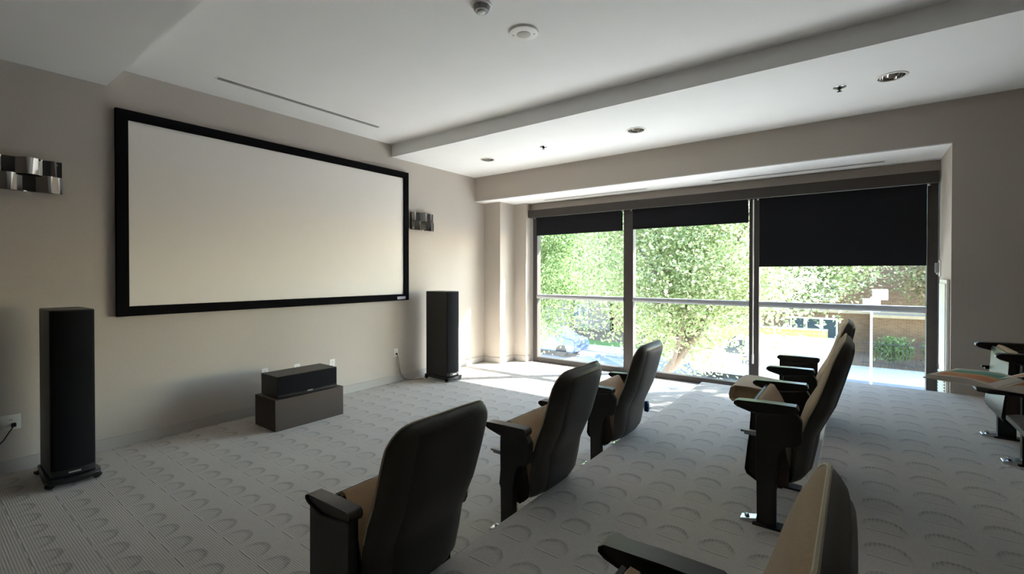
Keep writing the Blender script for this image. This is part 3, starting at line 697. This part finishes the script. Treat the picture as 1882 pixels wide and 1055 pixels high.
# trees -----------------------------------------------------------
def leaves_mesh(name, pts, size, m, seed):
    rnd = random.Random(seed); v = []; f = []
    for p in pts:
        a = rnd.uniform(0, 2*pi); b = rnd.uniform(-1.1, 1.1); s = size*rnd.uniform(.7, 1.35)
        d = Vector((cos(a)*cos(b), sin(a)*cos(b), sin(b)))
        n = Vector((rnd.gauss(0, .6), rnd.gauss(0, .6), 1)).normalized(); w = d.cross(n).normalized()
        q = Vector(p); o = len(v)
        v += [tuple(q), tuple(q+d*s*.5+w*s*.36+n*s*.08), tuple(q+d*s), tuple(q+d*s*.5-w*s*.36+n*s*.08)]
        f.append((o, o+1, o+2, o+3))
    me = bpy.data.meshes.new(name); me.from_pydata(v, [], f); me.update(); me.materials.append(m)
    return me
def tree(label, base, lean, limbs, crown_c, crown_r, nleaf, size, lm, seed, r0=.14, group='street trees', clumps=60):
    rnd = random.Random(seed)
    t = thing('street_tree', label, 'tree', base, group)
    trunk_h = lean[2]; top = Vector(lean)
    MB().tube([(0,0,0), (top.x*.25, top.y*.25, trunk_h*.3), (top.x*.6, top.y*.6, trunk_h*.65), tuple(top)], [r0*1.25, r0, r0*.85, r0*.7], 10).build('trunk', M['bark'], t, smooth=True)
    cc = Vector(crown_c); ends = []
    for k in range(limbs):
        a = 2*pi*k/limbs + rnd.uniform(-.3, .3); el = rnd.uniform(-.5, 1.3)
        e = cc + Vector((cos(a)*cos(el)*crown_r[0]*.75, sin(a)*cos(el)*crown_r[1]*.75, sin(el)*crown_r[2]*.8))
        s = top*rnd.uniform(.6, 1.0); mid = s.lerp(e, .5) + Vector((rnd.uniform(-.2,.2), rnd.uniform(-.2,.2), .25))
        mb = MB().tube([tuple(s), tuple(mid), tuple(e)], [r0*.42, r0*.26, r0*.08], 7)
        for q in range(3):
            f0 = mid.lerp(e, rnd.uniform(0, .7)); e2 = f0 + Vector((rnd.uniform(-1,1), rnd.uniform(-1,1), rnd.uniform(-.4,.8)))*crown_r[0]*.28
            mb.tube([tuple(f0), tuple(e2)], [r0*.16, r0*.05], 5); ends.append(e2)
        mb.build('branch', M['bark'], t, smooth=True); ends.append(e)
    cl = []
    for k in range(clumps):
        while True:
            q = Vector((rnd.uniform(-1,1), rnd.uniform(-1,1), rnd.uniform(-1,1)))
            if .12 < q.length < 1: break
        cl.append(cc + Vector((q.x*crown_r[0], q.y*crown_r[1], q.z*crown_r[2])))
    cl += ends
    pts = []
    for k in range(nleaf):
        c = rnd.choice(cl); g = .19*crown_r[0]
        pts.append(c + Vector((rnd.gauss(0, g), rnd.gauss(0, g), rnd.gauss(0, g*.7))))
    fo = link('foliage', leaves_mesh('foliage', pts, size, lm, seed), t); fo['kind'] = 'stuff'
    return t
# base, lean, trunk height, limbs, crown centre (local), crown radii
tree('big pale green street tree leaning across the two left windows', (-4.9, 12.0, GZ), (1.7, .2, 2.7), 10, (1.2, .4, 4.7), (2.8, 2.0, 3.0), 44000, .092, M['leaf_a'], 11, .15, clumps=70)
tree('green street tree further along the sidewalk behind the narrow window', (-10.0, 13.6, GZ), (.2, .1, 2.6), 8, (.9, 0, 4.5), (2.3, 2.0, 2.9), 36000, .095, M['leaf_b'], 12, .13, clumps=60)
tree('tree across the street with its trunk behind the white van', (-2.75, 25.6, GZ), (.1, .1, 3.6), 8, (.0, 0, 4.9), (3.4, 1.9, 2.3), 26000, .14, M['leaf_a'], 13, .2, clumps=60)
tree('bronze tinged tree across the street above the iron fence', (4.6, 26.9, GZ), (-.1, 0, 3.2), 8, (-.3, 0, 4.8), (3.2, 1.7, 2.2), 24000, .14, M['leaf_c'], 14, .18, clumps=60)
tree('sidewalk tree outside the frame that shades the risers', (6.0, 11.4, GZ), (0, .1, 4.6), 8, (.0, 0, 8.0), (2.9, 2.6, 2.7), 12000, .15, M['leaf_b'], 15, .16, clumps=80)
tree('tree across the street behind the parked blue car', (-15.0, 26.5, GZ), (.2, 0, 3.3), 8, (.2, 0, 5.8), (4.2, 2.6, 3.4), 12000, .2, M['leaf_b'], 16, .2, clumps=60)

# van --------------------------------------------------------------
def wheel(parent, x, y, r, out):
    w = MB().lathe([(r*.62,-.10),(r*.95,-.10),(r,-.07),(r,.07),(r*.95,.10),(r*.62,.10)], 28, (x, y, r), 'y').build('wheel', M['tyre'], parent, smooth=True)
    rim = MB().lathe([(.001, out*.085),(r*.2, out*.10),(r*.5, out*.085),(r*.63, out*.098),(r*.63, out*.02),(.001, out*.02)], 28, (x, y, r), 'y')
    rim.build('rim', M['hub'], w, smooth=True)
    for k in range(7):
        a = 2*pi*k/7
        MB().lathe([(.001, out*.096),(r*.075, out*.095),(r*.075, out*.08)], 8, (x+cos(a)*r*.44, y, r+sin(a)*r*.44), 'y').build('rim_hole', M['tyre'], w)
vz = GZ - .05
van = thing('white_van', 'white cargo van parked across the street behind the second row', 'van', (-2.95, 20.9, vz))
L = 2.6
body = [(x, z*.955) for x, z in [(-L,.30),(-L-.02,.62),(-L+.10,.86),(-L+.75,1.02),(-L+1.55,1.68),(-L+1.9,1.80),(L-.25,1.82),(L-.03,1.70),(L,.35),(L-.1,.24),(-L+.15,.24)]]
vb = MB(); rings = []
for y, k in ((-.95,.0),(-.93,.05),(-.80,.10),(.80,.10),(.93,.05),(.95,0)):
    rings.append([(x, y if z < 1.0 else y*(1-.10*(z-1.0)/.8), z - (.0 if k == 0 else 0)) for x, z in body])
MB().loft([[(x, y if z < 1.05 else y*.93, z) for x, z in body] for y in (-.95, .95)]).build('body', M['van_paint'], van, bevel=.05, seg=3)
MB().loft([[(x, y, z) for x, z in [(-L+1.08,1.10),(-L+1.62,1.60),(-L+2.05,1.66),(-L+2.05,1.08)]] for y in (-.948, -.90)]).build('side_window', M['car_glass'], van)
MB().loft([[(x, y, z) for x, z in [(-L+.86,1.12),(-L+1.50,1.64),(-L+1.52,1.60),(-L+.90,1.08)]] for y in (-.78, .78)]).build('windscreen', M['car_glass'], van)
MB().box(-L-.03, -L+.12, -.9, .9, .30, .52).build('bumper', M['grey_plastic'], van, bevel=.03)
MB().box(-L-.005, -L+.10, -.93, -.62, .62, .80).build('headlight', M['car_glass'], van, bevel=.02)
MB().box(-L+1.15, -L+1.32, -1.12, -.96, 1.05, 1.22).build('mirror', M['grey_plastic'], van, bevel=.02)
MB().box(-L+1.95, -L+2.15, -.975, -.95, .98, 1.02).build('door_handle', M['slot'], van)
MB().box(-L+2.22, -L+2.235, -.955, -.949, .40, 1.62).build('door_seam', M['slot'], van)
wheel(van, -L+.85, -.84, .34, -1); wheel(van, L-.95, -.84, .34, -1); wheel(van, -L+.85, .84, .34, 1); wheel(van, L-.95, .84, .34, 1)
lt_ = MB().box(-L+1.97, -L+2.01, -.958, -.953, .70, .86)
ca = [(-L+2.16+.085*cos(radians(50+q*13)), .78+.08*sin(radians(50+q*13))) for q in range(21)]
ci = [(-L+2.16+.048*cos(radians(50+q*13)), .78+.045*sin(radians(50+q*13))) for q in range(21)]
for q in range(20): lt_.loft([[(x, y, z) for x, z in (ca[q], ca[q+1], ci[q+1], ci[q])] for y in (-.958, -.953)])
lt_.build('lettering', M['slot'], van)

# blue car further left
car = thing('blue_car', 'slate blue car parked far down the street seen through the narrow window', 'car', (-13.4, 21.2, vz))
cb = [(-2.1,.25),(-2.15,.55),(-1.9,.75),(-1.05,.86),(-.45,1.36),(.85,1.40),(1.5,.98),(2.05,.90),(2.12,.5),(2.05,.25)]
MB().loft([[(x, y if z < .9 else y*.82, z) for x, z in cb] for y in (-.86, .86)]).build('body', M['car_paint'], car, bevel=.05, seg=3)
MB().loft([[(x, y, z) for x, z in [(-.90,.93),(-.40,1.29),(.78,1.32),(1.25,.98)]] for y in (-.80, -.74)]).build('side_window', M['car_glass'], car)
for x in (-1.35, 1.35):
    wheel(car, x, -.78, .31, -1); wheel(car, x, .78, .31, 1)

# low yellow brick wall behind the van
t = thing('garden_wall', 'low yellow brick wall with pale coping behind the van', 'wall', (-4.8, 24.6, GZ))
MB().box(-1.0, 3.8, -.15, .15, 0, 1.66).build('brickwork', M['brick_yellow'], t)
for k in range(8): MB().box(-1.01+k*.603, -1.01+k*.603+.593, -.2, .2, 1.66, 1.74).build('coping', M['stone'], t, bevel=.01)

# brick house across the street
hs = thing('brick_house', 'brown brick house with white framed windows across the street', 'house', (0, 31, GZ))
MB().box(-14, 9, 0, 8, 0, 7.5).build('wall', M['brick_brown'], hs)
MB().box(-14.1, 9.1, -.06, 0, 2.05, 2.25).build('string_course', M['stone'], hs)
MB().box(-14.2, 9.2, -.4, 8.2, 7.5, 7.8).build('roof', M['stone'], hs)
def win(x0, x1, z0, z1, n):
    f = MB().box(x0, x1, -.03, 0, z0, z1)
    o = f.build('window', M['white_paint'], hs)
    w = (x1-x0)/n
    for k in range(n):
        MB().box(x0+k*w+.09, x0+(k+1)*w-.09, -.045, -.03, z0+.1, z1-.1).build('pane', M['house_glass'], o)
    MB().box(x0-.08, x1+.08, -.14, 0, z0-.1, z0).build('window_sill', M['stone'], hs)
for cx in (-11.5, -7.0, -1.9):
    win(cx-1.15, cx+1.1, .55, 1.75, 3); win(cx-1.15, cx+1.1, 2.75, 4.35, 3); win(cx-1.15, cx+1.1, 5.2, 6.8, 3)
win(5.3, 7.3, 2.75, 4.35, 2)
MB().box(.7, 5.0, -1.5, 0, 0, 2.0).build('porch_wall', M['brick_brown'], hs)
MB().box(.6, 5.1, -1.6, 0, 2.0, 2.15).build('porch_cap', M['stone'], hs)
hs2 = thing('brick_house', 'grey brick house at the far left end of the street', 'house', (-24, 31.5, GZ))
MB().box(-9.5, 9.5, 0, 8, 0, 7.0).build('wall', M['brick_grey'], hs2)
for cx in (-6, -1.5, 3, 7):
    for z in (.8, 3.8):
        o = MB().box(cx-.7, cx+.7, -.03, 0, z, z+1.7).build('window', M['white_paint'], hs2)
        for k in (-1, 1): MB().box(cx+k*.33-.26, cx+k*.33+.26, -.045, -.03, z+.1, z+1.6).build('pane', M['house_glass'], o)
MB().box(-9.7, 9.7, -.4, 8.2, 7.0, 7.3).build('roof', M['brick_brown'], hs2)

# iron fence with hedge
fn = thing('iron_fence', 'black iron picket fence along the garden across the street', 'fence', (.2, 26.3, GZ))
for z in (.18, 1.05): MB().box(0, 5.6, -.015, .015, z, z+.03).build('rail', M['iron'], fn)
pk = MB().box(-.009, .009, -.009, .009, 0, 1.18).add([(-.018,-.009,1.18),(.018,-.009,1.18),(.018,.009,1.18),(-.018,.009,1.18),(0,0,1.27)], [(0,1,4),(1,2,4),(2,3,4),(3,0,4),(3,2,1,0)]).mesh('picket', M['iron'])
for k in range(44): link('picket', pk, fn, loc=(.06+k*.126, 0, 0))
for x, y, n, lab in ((1.35, 27.4, 900, 'low leafy shrub behind the iron fence, closer to the sign post'), (3.1, 27.5, 900, 'low leafy shrub behind the iron fence, in front of the porch wall'), (4.9, 27.5, 800, 'low leafy shrub at the far end of the iron fence')):
    t = thing('garden_shrub', lab, 'shrub', (x, y, GZ), 'garden shrubs')
    rnd = random.Random(n + int(x*10))
    cl_ = lambda q, m: max(-m, min(m, q))
    pts = [(cl_(rnd.gauss(0,.34), .65), cl_(rnd.gauss(0,.3), .6), max(.15, .75 + cl_(rnd.gauss(0,.25), .5))) for _ in range(n)]
    link('foliage', leaves_mesh('foliage', pts, .16, M['leaf_b'], int(x*100)), t)['kind'] = 'stuff'
    for k in range(4): MB().tube([(0,0,0.02), (rnd.uniform(-.4,.4), rnd.uniform(-.3,.3), .8)], [.025,.008], 5).build('stem', M['bark'], t)
# sign post
sp_ = thing('sign_post', 'white sign post with two blank square plates at the kerb', 'sign', (.42, 20.0, GZ-.05))
MB().tube([(0,0,0),(0,0,3.45)], .035, 10).build('post', M['white_paint'], sp_, smooth=True)
MB().box(-.24, .24, -.04, -.02, 2.95, 3.40).build('plate', M['white_paint'], sp_, bevel=.01)
MB().box(.02, .44, -.01, .01, 3.36, 3.72).build('plate', M['white_paint'], sp_, bevel=.01)
